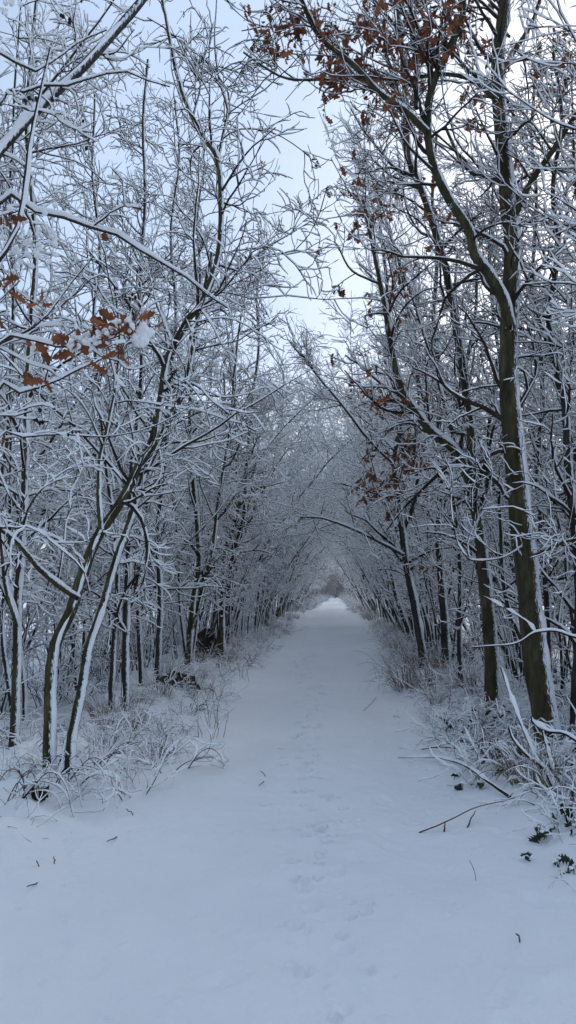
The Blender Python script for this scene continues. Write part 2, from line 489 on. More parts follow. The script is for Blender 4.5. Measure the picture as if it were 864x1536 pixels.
# ================================================================== ground
def build_ground():
    xs = np.concatenate([np.arange(0, 1.6, .016), np.arange(1.6, 2.6, .03), 2.6*np.cumprod(np.full(28, 1.06)), [16, 20, 26, 36, 60, 120, 400, 1500, 4000]])
    xs = np.concatenate([-xs[:0:-1], xs])
    ys = [-1500, -300, -60, -20, -8, -4, -2, -1]
    y = 0.0
    while y < 170:
        ys.append(y); y += .016*max(1, (y/6)**1.1)
    ys += [180, 200, 240, 320, 500, 900, 2000, 4500]
    ys = np.array(ys)
    X, Y = np.meshgrid(xs, ys)
    Z = height(X, Y)
    far = sst(30, 120, np.abs(X)); Z = Z*(1-far)
    for (px, py, r, d) in PRINTS:
        i0, i1 = np.searchsorted(xs, [px-.16, px+.16]); j0, j1 = np.searchsorted(ys, [py-.16, py+.16])
        if j1 <= j0 or i1 <= i0: continue
        sx = X[j0:j1, i0:i1]-px; sy = (Y[j0:j1, i0:i1]-py)*.7
        q = np.sqrt(sx**2+sy**2)/r
        Z[j0:j1, i0:i1] += -d*np.exp(-q**4)+.3*d*np.exp(-((q-1.5)/.4)**2)
    V = np.stack([X, Y, Z], -1)
    ny, nx = X.shape
    # normals
    gx = np.gradient(Z, axis=1)/np.gradient(X, axis=1); gy = np.gradient(Z, axis=0)/np.gradient(Y, axis=0)
    Nn = np.stack([-gx, -gy, np.ones_like(Z)], -1); Nn /= np.linalg.norm(Nn, axis=-1, keepdims=True)
    j, i = np.meshgrid(np.arange(ny-1), np.arange(nx-1), indexing='ij')
    a = j*nx+i
    Q = np.stack([a, a+1, a+nx+1, a+nx], -1).reshape(-1, 4)
    cx = (X[:-1, :-1]+X[1:, 1:]).ravel()/2; cy = (Y[:-1, :-1]+Y[1:, 1:]).ravel()/2
    on = (cx > -edge_l(cy)-.1) & (cx < edge_r(cy)+.1) & (cy > -4) & (cy < 170)
    for nm, mask, lab in (('ground', ~on, None), ('path', on, None)):
        q = Q[mask]; used, inv = np.unique(q, return_inverse=True)
        v = V.reshape(-1, 3)[used]; nrm = Nn.reshape(-1, 3)[used]
        me = mesh_from(nm, v, inv.reshape(-1, 4), M_GROUND)
        me.normals_split_custom_set_from_vertices(nrm.astype(np.float32))
        o = obj(nm, me); tag(o, kind='structure')
        o['label'] = {'ground': 'lumpy snow covered ground under the trees beside the path', 'path': 'smooth snow covered path with small tracks'}[nm]
build_ground()

# ================================================================== the trees that stand out in the photograph
OAKLEAF_TOP = [(430, 60, 38, 1.2), (500, 110, 45, 1.3), (560, 60, 45, .9), (470, 20, 40, 1.0), (640, 40, 40, .8), (830, 110, 30, 1.0),
               (850, 60, 30, .9), (760, 20, 40, .8), (700, 20, 45, .8), (590, 190, 25, .4), (490, 250, 14, .6), (520, 150, 20, .6), (700, 170, 20, .4), (850, 200, 20, .3), (650, 150, 110, .12), (760, 250, 90, .08)]
OAKLEAF_MID = [(455, 380, 18, .6), (430, 300, 22, .5), (515, 440, 16, .5), (460, 400, 18, .5), (545, 330, 25, .35), (565, 590, 14, .5), (515, 560, 10, .3), (520, 490, 20, .4), (600, 440, 20, .3), (560, 450, 110, .1)]
OAKLEAF_LOW = [(560, 705, 22, 1.6), (590, 690, 24, 1.5), (578, 775, 12, .5), (600, 655, 12, .4), (640, 770, 16, .3), (650, 860, 10, .5), (632, 858, 10, .4), (545, 850, 8, .3), (570, 595, 10, .3)]

def hero_trees():
    r = np.random.default_rng
    # --- twin-stemmed tree at the front of the left edge
    s1 = trace([(68, 1190), (75, 1155), (75, 1100), (77, 1025), (84, 965), (104, 920), (118, 880), (135, 830), (152, 795), (178, 755), (210, 695), (232, 655), (245, 590), (250, 545),
                (262, 515), (285, 475), (305, 450), (325, 395), (333, 330), (327, 240), (300, 200), (272, 135), (256, 70), (243, -10), (235, -60)], (5.9, 6.9), (22, 4), ground=True)
    s2 = trace([(104, 1170), (108, 1110), (122, 1035), (132, 975), (148, 930), (156, 905), (172, 850), (190, 800), (203, 760), (217, 715), (240, 665), (260, 620), (278, 585),
                (287, 545), (295, 500), (306, 440), (318, 380)], (5.95, 7.3), (17, 6), ground=True)
    b1 = trace([(117, 896), (90, 878), (62, 856), (45, 835), (28, 815), (0, 793), (-40, 770)], (5.95, 5.0), (11, 6))
    b2 = trace([(305, 450), (345, 410), (380, 385), (420, 360), (445, 345)], (6.9, 7.6), (6, 2))
    b3 = trace([(327, 240), (335, 200), (341, 165), (330, 125), (322, 60), (325, 0)], (6.9, 7.3), (5, 2))
    b4 = trace([(152, 795), (148, 740), (150, 690), (163, 640), (176, 570), (180, 500), (172, 430)], (6.1, 6.0), (8, 3))
    t = build_tree('alder_tree', s1[0][0], [s1, s2, b1, b2, b3, b4], r(11), M_OLIVE, keep=keep_path(s1[0][0]), trunk_count=2, bias=np.array([.35, 0, 0]), dens=3.7, L1=1.45, L2c=5, L3c=4, sk=.6, sb=.0074, gap=.14, cones=26, l1t0=.28)
    tag(t, 'crooked olive barked tree forking low, first on the left edge with snowy roots', 'tree')
    # --- straight one at far left
    s1 = trace([(22, 1105), (25, 1000), (25, 900), (30, 830), (36, 700), (38, 600), (46, 480), (52, 360), (40, 200), (48, 60), (60, -40)], (6.9, 7.3), (15, 5), ground=True)
    b1 = trace([(27, 940), (8, 880), (0, 800), (-14, 700), (-10, 560)], (6.9, 6.6), (9, 4))
    t = build_tree('alder_tree', s1[0][0], [s1, b1], r(12), M_OLIVE, keep=keep_path(s1[0][0]), dens=3.4, L1=1.3, L2c=6, sk=.75, gap=.05, l1t0=.15)
    tag(t, 'straight slim tree with one thick snow stripe, left of the forked tree', 'tree')
    # --- dark thin pair behind
    s1 = trace([(188, 1030), (189, 960), (190, 900), (194, 820), (200, 700), (215, 560), (212, 430), (220, 300), (216, 180), (222, 90)], (9.0, 9.6), (12, 4), ground=True)
    s2 = trace([(168, 1035), (172, 960), (176, 880), (172, 790), (160, 700), (150, 600), (140, 480), (150, 380), (138, 260), (142, 140)], (9.0, 9.3), (9, 3), ground=True)
    t = build_tree('alder_tree', s1[0][0], [s1, s2], r(13), M_GREY, keep=keep_path(s1[0][0]), trunk_count=2, dens=4.0, L1=1.3, gap=.14, cones=20, l1t0=.12)
    tag(t, 'pair of thin dark stems behind the forked tree, rising almost straight', 'tree')
    s1 = trace([(236, 1000), (240, 900), (236, 800), (246, 700), (250, 600), (262, 480), (255, 350), (268, 240), (262, 150)], (11.5, 12), (10, 3), ground=True)
    s2 = trace([(212, 1010), (206, 900), (210, 800), (200, 690), (186, 590), (190, 470)], (11.5, 11.8), (8, 3), ground=True)
    t = build_tree('alder_tree', s1[0][0], [s1, s2], r(14), M_GREY, keep=keep_path(s1[0][0]), trunk_count=2, dens=4.4, L1=1.4, gap=.14, l1t0=.12)
    tag(t, 'thin grey stems between the dark pair and the hollow stump on the left', 'tree')
    s1 = trace([(284, 975), (287, 940), (292, 890), (300, 850), (296, 780), (288, 700), (285, 620), (290, 520), (300, 420), (296, 330), (306, 250)], (14.0, 14.5), (10, 3), ground=True)
    s2 = trace([(287, 945), (305, 880), (320, 820), (330, 740), (345, 650), (352, 560), (362, 470)], (14.0, 14.8), (8, 3))
    t = build_tree('alder_tree', s1[0][0], [s1, s2], r(15), M_OLIVE, keep=keep_path(s1[0][0]), dens=4.4, L1=1.4, gap=.14, l1t0=.15)
    tag(t, 'olive stem with a slanting limb just left of the dark hollow stump', 'tree')
    s1 = trace([(328, 975), (332, 945), (340, 915), (345, 890), (348, 845), (358, 810), (368, 770), (372, 700), (380, 600), (390, 520), (386, 440), (396, 380)], (16.5, 17.0), (9, 3), ground=True)
    s2 = trace([(333, 930), (334, 880), (336, 840), (342, 810), (352, 785), (360, 750), (352, 690), (340, 640), (336, 560)], (16.5, 16.8), (9, 3), ground=True)
    t = build_tree('alder_tree', s1[0][0], [s1, s2], r(16), M_OLIVE, keep=keep_path(s1[0][0]), trunk_count=2, dens=4.4, L1=1.5, gap=.14, l1t0=.15)
    tag(t, 'double olive stem that curves apart, just right of the dark hollow stump', 'tree')
    # --- near oak whose trunk stands just outside on the left; its limbs reach in
    base = np.array([-1.95, 2.9, hz(-1.95, 2.9)-.1])
    tp = [base, base+[.02, .03, .9], base+[-.05, .0, 1.8], base+[.02, -.04, 2.8], base+[.0, .02, 3.8], base+[-.12, .1, 4.8], base+[-.1, .1, 5.8]]
    tp = np.c_[np.array(tp), [.11, .09, .08, .07, .055, .035, .012]]
    S = spline(tp, 60); s0 = (S[:, :3], S[:, 3])
    def frm(z, pts, Y, W):
        P, R = trace(pts, Y, W)
        k = int(np.argmin(abs(S[:, 2]-(z+base[2])))); a = S[k, :3]
        pre = np.array([a, a*.55+P[0]*.45+[0, 0, -.05], P[0]])
        A = spline(np.c_[np.vstack([pre[:-1], P]), np.r_[R[0]*1.3, R[0]*1.1, R]], len(P)+14)
        return A[:, :3], A[:, 3]
    l1 = frm(1.9, [(0, 224), (30, 190), (60, 158), (95, 125), (132, 92), (165, 58), (190, 30), (215, 0), (235, -35)], (3.3, 3.9), (16, 12))
    l2 = frm(1.6, [(-10, 306), (20, 312), (55, 318), (90, 325), (130, 340), (170, 350), (210, 375), (250, 400), (290, 425), (320, 450), (342, 462)], (3.0, 3.5), (7, 3))
    l3 = frm(1.4, [(-10, 522), (0, 516), (30, 502), (65, 480), (100, 432), (140, 384)], (2.7, 2.9), (6, 2.5))
    l4 = frm(1.3, [(-10, 520), (20, 500), (36, 504), (65, 514), (100, 520), (150, 508), (190, 494), (222, 505)], (2.6, 2.7), (5, 2.5))
    l5 = frm(1.2, [(-10, 592), (10, 590), (50, 582), (100, 562), (140, 544), (180, 522), (215, 500)], (2.9, 3.2), (6, 2.5))
    l6 = frm(1.2, [(-12, 400), (20, 360), (37, 300), (45, 225), (57, 160), (68, 105), (76, 72)], (2.7, 2.8), (9, 4))
    l7 = frm(2.2, [(0, 152), (30, 140), (60, 128), (100, 128), (150, 112), (190, 106), (225, 122), (255, 130)], (3.2, 3.6), (5, 2))
    l8 = frm(2.5, [(-5, 75), (20, 92), (50, 108), (80, 90), (120, 60), (160, 45)], (3.0, 3.3), (5, 2))
    l9 = frm(1.0, [(-10, 660), (40, 655), (95, 650), (160, 655), (230, 640), (300, 600)], (4.2, 5.0), (4, 2))
    t = build_tree('oak_tree', base, [s0, l1, l2, l3, l4, l5, l6, l7, l8, l9], r(21), M_GREY, keep=keep_path(base, 2.0), dens=2.6, L1=.42, L2c=3.0, L3c=2.2, l2len=.20, l3len=.09, sb=.0062, tk=.6, sk=.9, gap=.05,
                   l1t0=.75, cones=50, up1=0.04, rough=.04)
    tag(t, 'near oak whose snow laden limbs reach in from the left with rust leaves', 'tree')
    # its leaves, placed on the leafy limb, with the heavy snow on them
    rg = r(77)
    spots = [(155, 355, 2, 1), (155, 378, 3, 1), (120, 515, 16, 8), (150, 500, 14, 10), (180, 498, 14, 12), (205, 490, 10, 6), (165, 520, 16, 6), (62, 462, 6, 3), (70, 545, 10, 4), (42, 575, 6, 2),
             (70, 575, 5, 2), (62, 530, 8, 2), (145, 550, 5, 2), (150, 545, 5, 1), (5, 655, 3, 1), (10, 500, 5, 1), (8, 330, 9, 5), (3, 430, 6, 2), (12, 445, 5, 2)]
    pts = []
    for (u, v, s, n) in spots:
        for k in range(n):
            p = at(u+rg.normal()*s, v+rg.normal()*s*.45-6, 2.66+rg.uniform(-.05, .08)); pts.append(p-base)
    a = Acc(); leaves_mesh(a, rg, np.array(pts), .068, hang=.35)
    lv = obj('dry_leaves', a.mesh('dry_leaves', M_LEAF), t)
    sp = []; sr = []
    for k in range(30):
        sp.append(at(213+rg.normal()*6, 506+rg.normal()*7, 2.66)-base); sr.append(rg.uniform(.010, .021))
    for k in range(50):
        u = rg.uniform(100, 205); sp.append(at(u, 516-(u-100)*.30+rg.normal()*8, 2.63+rg.uniform(-.03, .05))-base); sr.append(rg.uniform(.006, .013))
    for k in range(75):
        u = rg.uniform(0, 85); sp.append(at(u, 360+rg.normal()*34, 2.8+rg.uniform(-.05, .05))-base); sr.append(rg.uniform(.005, .013))
    for k in range(14):
        sp.append(at(rg.uniform(0, 45), 12+rg.normal()*10, 3.0)-base); sr.append(rg.uniform(.007, .014))
    a = Acc(); blobs(a, rg, np.array(sp), np.array(sr), 10, 8)
    obj('leaf_snow', a.mesh('leaf_snow', M_SNOW), lv)

    # --- right side: biggest trunk
    s1 = trace([(832, 1148), (822, 1100), (814, 1050), (806, 1000), (799, 945), (792, 875), (784, 800), (778, 735), (772, 675), (766, 610), (763, 550), (764, 480), (768, 420), (770, 370),
                (764, 320), (757, 240), (750, 165), (747, 90), (754, 30), (760, -40)], (7.3, 8.1), (42, 17), ground=True)
    b1 = trace([(766, 490), (752, 445), (732, 412), (712, 386), (702, 345), (674, 302), (650, 252), (641, 200), (645, 140), (672, 76), (692, 30), (694, -30)], (7.6, 7.2), (17, 9))
    b2 = trace([(640, 198), (607, 165), (567, 136), (532, 96), (482, 56), (452, 0), (440, -40)], (7.3, 6.6), (10, 6))
    b3 = trace([(624, 162), (624, 100), (617, 40), (617, -20)], (7.2, 7.3), (8, 6))
    b4 = trace([(774, 320), (792, 280), (808, 255), (822, 235), (845, 200), (866, 170), (900, 130)], (7.7, 7.2), (10, 7))
    b5 = trace([(746, 150), (730, 138), (700, 118), (660, 112), (610, 118), (540, 118), (490, 118), (432, 118), (395, 100), (365, 78)], (7.8, 6.9), (7, 3))
    b6 = trace([(750, 110), (775, 70), (800, 30), (815, -20)], (8.0, 8.2), (9, 5))
    b7 = trace([(788, 838), (812, 828), (840, 815), (870, 808)], (7.5, 7.0), (6, 4))
    b8 = trace([(782, 820), (750, 838), (715, 842), (700, 836)], (7.4, 6.9), (4, 3))
    b9 = trace([(778, 300), (745, 270), (712, 262), (690, 240), (668, 190)], (7.9, 7.9), (8, 4))
    t = build_tree('oak_tree', s1[0][0], [s1, b1, b2, b3, b4, b5, b6, b7, b8, b9], r(31), M_OLIVE, bias=np.array([-.3, -.1, 0]), keep=keep_path(s1[0][0]), dens=4.0, L1=1.35, L2c=5, L3c=4, sk=.5, gap=.16, sb=.0066,
                   leaf_spots=OAKLEAF_TOP, leaf_n=1150, leaf_size=.095, l1t0=.25, sides=(20, 7, 4, 4))
    tag(t, 'thickest trunk on the right, olive barked oak with rust leaves high up', 'tree')
    # --- right side: second trunk with the fork
    s1 = trace([(740, 1072), (738, 1020), (737, 975), (734, 930), (729, 890), (724, 850), (719, 800), (713, 760), (704, 720), (693, 690), (678, 670), (657, 655), (632, 628), (607, 590), (594, 550), (583, 490),
                (572, 430), (560, 370), (545, 300)], (9.6, 9.8), (25, 5), ground=True)
    b1 = trace([(708, 735), (709, 690), (706, 640), (700, 595), (694, 550), (683, 490), (672, 430), (664, 390), (652, 350), (632, 290), (612, 240), (608, 175), (604, 100), (598, 20), (600, -30)], (9.6, 9.9), (15, 7))
    b2 = trace([(716, 770), (726, 752), (732, 715), (730, 660), (738, 600), (745, 540)], (9.6, 10), (9, 4))
    b3 = trace([(722, 750), (690, 700), (695, 640), (697, 560), (712, 480), (716, 400), (708, 320)], (9.7, 10.4), (8, 4))
    t = build_tree('oak_tree', s1[0][0], [s1, b1, b2, b3], r(32), M_OLIVE, bias=np.array([-.4, 0, 0]), keep=keep_path(s1[0][0]), dens=4.4, L1=1.45, L2c=5, L3c=4, sk=.55, gap=.16, sb=.007,
                   leaf_spots=OAKLEAF_MID+[(430, 300, 60, .2)], leaf_n=340, leaf_size=.10, l1t0=.2, sides=(18, 7, 4, 4))
    tag(t, 'second thick trunk on the right, dividing into several stems at mid height', 'tree')
    # --- R3
    s1 = trace([(634, 985), (628, 950), (620, 905), (613, 870), (607, 830), (600, 780), (594, 735), (590, 690), (600, 640), (598, 590), (590, 540), (584, 480), (578, 400), (570, 330), (575, 260)], (14.5, 15), (13, 4), ground=True)
    b1 = trace([(605, 832), (580, 818), (555, 805), (522, 790), (500, 782), (478, 776), (450, 775)], (14.5, 13.6), (6, 3))
    b2 = trace([(600, 745), (590, 700), (567, 675), (540, 645), (510, 605), (485, 575), (462, 545), (440, 520)], (14.6, 13.5), (5, 3))
    b3 = trace([(603, 800), (625, 740), (622, 670), (628, 600), (622, 520), (630, 430)], (14.7, 15), (7, 3))
    t = build_tree('oak_tree', s1[0][0], [s1, b1, b2, b3], r(33), M_GREY, keep=keep_path(s1[0][0], 2.4), dens=4.4, L1=1.4, L2c=5, L3c=4, gap=.14, leaf_spots=OAKLEAF_LOW, leaf_n=250, leaf_size=.14, l1t0=.12)
    tag(t, 'slender tree sending a long snowy limb and rust leaves over the path', 'tree')
    s1 = trace([(669, 985), (667, 940), (663, 880), (659, 820), (661, 760), (662, 700), (660, 650), (659, 600), (657, 540), (650, 470), (655, 390), (648, 300), (655, 200)], (15, 15.3), (13, 4), ground=True)
    t = build_tree('alder_tree', s1[0][0], [s1], r(34), M_GREY, keep=keep_path(s1[0][0]), dens=4.4, L1=1.4, gap=.14, l1t0=.15)
    tag(t, 'very straight slim dark trunk left of the dividing trunk on the right', 'tree')
    # --- R5 and fine ones at the right border
    s1 = trace([(862, 1040), (866, 950), (866, 860), (858, 780), (850, 700), (846, 620), (832, 540), (822, 480), (835, 380), (828, 280), (842, 180), (830, 80)], (7.6, 8.4), (16, 5), ground=True)
    t = build_tree('alder_tree', s1[0][0], [s1], r(35), M_GREY, keep=keep_path(s1[0][0]), dens=4.4, L1=1.4, gap=.14, l1t0=.12)
    tag(t, 'bent grey trunk at the right border behind the thickest trunk', 'tree')
    s1 = trace([(823, 1010), (820, 900), (812, 800), (806, 700), (815, 600), (810, 500), (800, 400), (806, 300), (798, 200), (804, 100)], (10.5, 11), (10, 4), ground=True)
    s2 = trace([(800, 1005), (760, 900), (752, 800), (750, 700), (756, 600), (742, 480), (735, 380), (742, 250)], (10.5, 11), (7, 3), ground=True)
    t = build_tree('alder_tree', s1[0][0], [s1, s2], r(36), M_GREY, keep=keep_path(s1[0][0]), trunk_count=2, dens=4.4, L1=1.4, gap=.14, l1t0=.12)
    tag(t, 'thin twin stems right behind the thickest trunk on the right', 'tree')
    s1 = trace([(690, 1000), (688, 930), (690, 860), (684, 790), (676, 720), (682, 640), (690, 560), (680, 470), (686, 380)], (12.5, 13), (8, 3), ground=True)
    t = build_tree('alder_tree', s1[0][0], [s1], r(37), M_GREY, keep=keep_path(s1[0][0]), dens=3.4, L1=1.3, gap=.14, l1t0=.1)
    tag(t, 'thin stem between the straight slim trunk and the dividing trunk', 'tree')
hero_trees()

# ================================================================== rows of trees down the path
def variants():
    out = {-1: [], 1: []}
    for side in (-1, 1):
        for k in range(9):
            rg = np.random.default_rng(100+k*7+side)
            nst = [3, 4, 2, 5, 3, 4, 2, 3, 5][k]
            h = rg.uniform(7.2, 10.2)
            st = rand_stems(rg, side, h, nst, rg.uniform(.05, .085), side*2.5, lean=.19)
            nm = 'alder_tree'
            t = build_tree(nm, (0, 0, 0), st, rg, M_OLIVE if k % 2 else M_GREY, keep=keep_path((side*2.35, 0, 0)), trunk_count=nst,
                           dens=(4.2 if nst < 3 else 3.0), L1=1.6, L2c=5.6, L3c=2.8, sides=(8, 5, 3, 3), snow_sides=(6, 5, 4, 4), sb=.0138, sk=.6, gap=.12, l1t0=.16, tilt=(-.035, .085), tk=.85,
                           bias=np.array([-side*.35, 0, .1]), l3len=.30, up1=(-.005, .06),
                           rough=.05)
            out[side].append((t, nst, h))
    for side in (-2, 2, -3, 3):
        for k in range(3 if abs(side) == 2 else 2):
            rg = np.random.default_rng(900+k*7+side); nst = [3, 4, 2][k]
            st = rand_stems(rg, side/2, rg.uniform(6.5, 8.5), nst, .055, side, lean=.16)
            t = build_tree('bare_tree', (0, 0, 0), st, rg, M_BROWN, keep=keep_path((side*1.1, 0, 0)) if abs(side) == 2 else None, trunk_count=nst, dens=5.5, L1=1.5, L2c=6, L3c=3, sides=(6, 4, 3, 3),
                           snow_sides=(5, 4, 4, 4), sb=.006, sk=.5, gap=.45, l1t0=.02, tk=1.6, tilt=0.02, up1=0.03)
            for o in t.children: 
                if o.name.startswith('crown'): o.data.materials[0] = M_HAZEBROWN
            out.setdefault(side, []).append((t, nst, 7.5))
    return out
VAR = variants()
used = set()
SHAPES = {5: 'broad clustered', 1: 'single stemmed', 2: 'twin stemmed', 3: 'three stemmed', 4: 'many stemmed'}
ORD = ['first', 'second', 'third', 'fourth', 'fifth', 'sixth', 'seventh', 'eighth', 'ninth', 'tenth', 'eleventh', 'twelfth', 'thirteenth', 'fourteenth']
def put_tree(side, x, y, rg, scale=None, label=None, group=None, kidx=None):
    k = rg.integers(len(VAR[side])) if kidx is None else kidx
    t, nst, h = VAR[side][k]
    s = scale or rg.uniform(.82, 1.12)*(1+.2*float(sst(18, 34, y)))
    loc = (x, y, hz(x, y)-.02); rz = rg.uniform(-.45, .45)
    ry = -np.sign(side)*.11*float(sst(20, 40, y))*rg.uniform(-.2, 1.3) if y > 0 else 0
    if (side, k) not in used:
        used.add((side, k)); t.location = loc; t.rotation_euler = (0, 0, rz); t.scale = (s, s, s)
        o = t
    else:
        o = copy_thing(t, loc, rz, (s, s, s*rg.uniform(.94, 1.08)))
    o.rotation_euler = (0, ry, rz)
    label = label.replace('{shape}', SHAPES[nst]) if label else label
    tag(o, label, 'tree', group)
    return o

def rows():
    rg = np.random.default_rng(9)
    for side, nm, y0 in ((-1, 'left', 7.6), (1, 'right', 12.2)):
        # front row
        y = y0; i = 0; k = 0
        while y < 165:
            x = side*(2.05+rg.uniform(0, .55)+(.35 if side < 0 else .3)*min(y, 18)/18)
            if i < 14 and y > 17:
                lab = '{shape} snowy tree, %s past the stump along the front of the left edge' % ORD[i] if side < 0 else \
                      '{shape} snowy tree, %s past the overhanging limb along the front of the right edge' % ORD[i]
                g = None; i += 1
            elif y <= 17:
                lab = None
            else:
                lab = 'one of the slim snowy trees lining the far %s edge of the path' % nm
                g = 'far trees on the %s edge' % nm
            if lab is not None:
                if y > 62 and k % 3 != 0: put_tree(side*2, x, y, rg, label='one of the brownish barely snowy trees far down the %s edge' % nm, group='brown trees on the %s edge' % nm)
                else: put_tree(side, x, y, rg, label=lab, group=g, kidx=k % 9)
            k += 1
            y += rg.uniform(.9, 1.6)*(1+y/60)
        # deeper rows
        for (dx, y0b, ymax, step) in ((1.5, 7.0, 60, 2.0), (3.0, 7.0, 34, 2.8), (5.2, 9.0, 32, 4.2 if side < 0 else 2.8)) + (((7.5, 12.0, 70, 3.4),) if side > 0 else ()):
            y = y0b
            while y < ymax:
                x = side*(2.5+dx+rg.uniform(-.5, .6))
                put_tree(side, x, y, rg, label='one of the snow clad trees standing back in the thicket on the %s' % nm,
                         group='back rows of trees on the %s' % nm)
                y += step*rg.uniform(.7, 1.4)*(1+y/60)
        # the avenue goes on behind the camera
        y = -1.8
        while y > -22:
            for dx in (0, 2.4):
                put_tree(side, side*(2.6+dx+rg.uniform(0, .6)), y+rg.uniform(-.4, .4)-(dx == 0)*.3, rg, label='one of the trees of the %s row behind the viewer' % nm, group='%s row behind the viewer' % nm)
            y -= rg.uniform(2.2, 3.2)
    for k in range(12):
        put_tree(3 if k % 2 else -3, rg.uniform(-1.5, 3.8), 112+k*1.5, rg, scale=rg.uniform(.5, .85), label='one of the brown trees closing the far end of the path', group='trees at the far end')
    # closing the view where the path bends away
    for k in range(22):
        put_tree(-3 if k % 2 else 3, rg.uniform(-14, 15), rg.uniform(140, 172), rg, scale=rg.uniform(.8, 1.2), label='one of the brown trees closing the far end of the path', group='trees at the far end')
    for k in range(26):
        put_tree(-3 if k % 2 else 3, rg.uniform(-4.5, 5.0)*(1+k*.03), 112+k*2.2, rg, scale=rg.uniform(.9, 1.4), label='one of the brown trees closing the far end of the path', group='trees at the far end')
rows()
for o in [o for o in bpy.data.objects if o.parent is None and o.name.startswith('alder_tree') and 'back rows' in str(o.get('group')) and o.location.x < 0 and o.location.y < 8.6]:
    o.location.x -= 1.8; o.location.y += 1.2; o.location.z = hz(o.location.x, o.location.y)-.02
for side in VAR:
    for k, (t, nst, h) in enumerate(VAR[side]):
        if (side, k) not in used:
            for ch in list(t.children):
                for g in list(ch.children): bpy.data.objects.remove(g)
                bpy.data.objects.remove(ch)
            bpy.data.objects.remove(t)

def poles():
    rg = np.random.default_rng(61); V = []
    for k in range(5):
        r2 = np.random.default_rng(950+k); nst = [2, 3, 1, 4, 2][k]
        st = rand_stems(r2, 0, r2.uniform(4.6, 7.5), nst, r2.uniform(.026, .042), 0, spread=.22, wig=.06)
        V.append([build_tree('young_tree', (0, 0, 0), st, r2, M_GREY, trunk_count=nst, dens=2.4, L1=.9, L2c=4, L3c=2.0, sides=(7, 4, 3, 3), snow_sides=(6, 5, 4, 4), sb=.0105, sk=.6, gap=.16, l1t0=.2), True])
    for side, nm in ((-1, 'left'), (1, 'right')):
        y = 8.0
        while y < 48:
            for q in range(2):
                x = side*(2.5+rg.uniform(-.2, 2.4)); yy_ = y+rg.uniform(-.4, .4)
                v = V[int(rg.integers(5))]
                if yy_ > 30 and rg.random() < .4: continue
                loc = (x, yy_, hz(x, yy_)-.03); sc = [rg.uniform(.8, 1.15)]*3; rz = rg.uniform(-.5, .5)
                if v[1]:
                    o = v[0]; o.location = loc; o.scale = sc; o.rotation_euler = (0, 0, rz); v[1] = False
                else: o = copy_thing(v[0], loc, rz, sc)
                tag(o, 'one of the thin young poles crowding between the %s trees' % nm, 'sapling', 'thin young poles on the %s' % nm)
            y += rg.uniform(.7, 1.4)*(1+y/50)
poles()

# ================================================================== undergrowth
def build_shrub(name, rng, n=16, h=1.0, spread=.9, arch=-.07, r=.0055, l2=6, l3=3, leaves=0, straw=False, bias=None, mat=None, sb=.0085, gap=.14, l2len=.38, sk=.7, seg=12):
    root = empty(name, (0, 0, 0))
    a = rng.uniform(0, 2*PI, n); rad = .16*np.sqrt(rng.random(n))
    P = np.empty((n, seg, 3)); P[:, 0] = np.stack([np.cos(a)*rad, np.sin(a)*rad, np.full(n, -.06)], 1)
    D = np.stack([np.cos(a)*spread*rng.random(n), np.sin(a)*spread*rng.random(n), np.ones(n)], 1)
    if bias is not None: D += bias
    D /= np.linalg.norm(D, axis=1, keepdims=True)
    L = h*(.5+.8*rng.random(n))
    for k in range(1, seg):
        D = D+rng.normal(size=(n, 3))*.09+np.array([0, 0, arch*k*.5]); D /= np.linalg.norm(D, axis=1, keepdims=True)
        P[:, k] = P[:, k-1]+D*(L/(seg-1))[:, None]
    R = (r*(.6+.7*rng.random(n)))[:, None]*(1-.7*np.linspace(0, 1, seg)[None])
    S = Acc(); SN = Acc()
    tubes(S, P, R, 4); snow_tubes(SN, P, R, 6, rng, base=sb, k=sk, gap=gap, step=2)
    P2, R2 = grow(rng, P, R, l2, .15, 1, (.5, 1.2), l2len, .3, 7, .02, .18, .7, .4, None, None, rmin=.002)
    if len(P2):
        tubes(S, P2, R2, 3); snow_tubes(SN, P2, R2, 5, rng, base=sb*.9, k=sk, gap=gap, step=2)
        P3, R3 = grow(rng, P2, R2, l3, .2, 1, (.5, 1.2), .17, .3, 4, .02, .18, .7, .5, None, None, rmin=.0016)
        if len(P3):
            tubes(S, P3, R3, 3); snow_tubes(SN, P3, R3, 4, rng, base=sb*.8, k=sk, gap=gap, step=2)
    st = obj('stems', S.mesh('stems', mat or M_TWIG), root)
    obj('stem_snow', SN.mesh('stem_snow', M_SNOW), st)
    if leaves:
        src = P2.reshape(-1, 3); src = src[src[:, 2] > .02]
        pt = src[rng.choice(len(src), leaves)]
        A = Acc(); leaves_mesh(A, rng, pt, .078, hang=.45, fold=.5, wscale=1.25)
        lv = obj('leaves', A.mesh('leaves', M_GREEN), root)
        A = Acc(); k = rng.choice(len(pt), int(leaves*.6)); blobs(A, rng, pt[k]+[0.005, 0, .012], rng.uniform(.014, .032, len(k)), 7, 5, .55)
        obj('leaf_snow', A.mesh('leaf_snow', M_SNOW), lv)
    return root

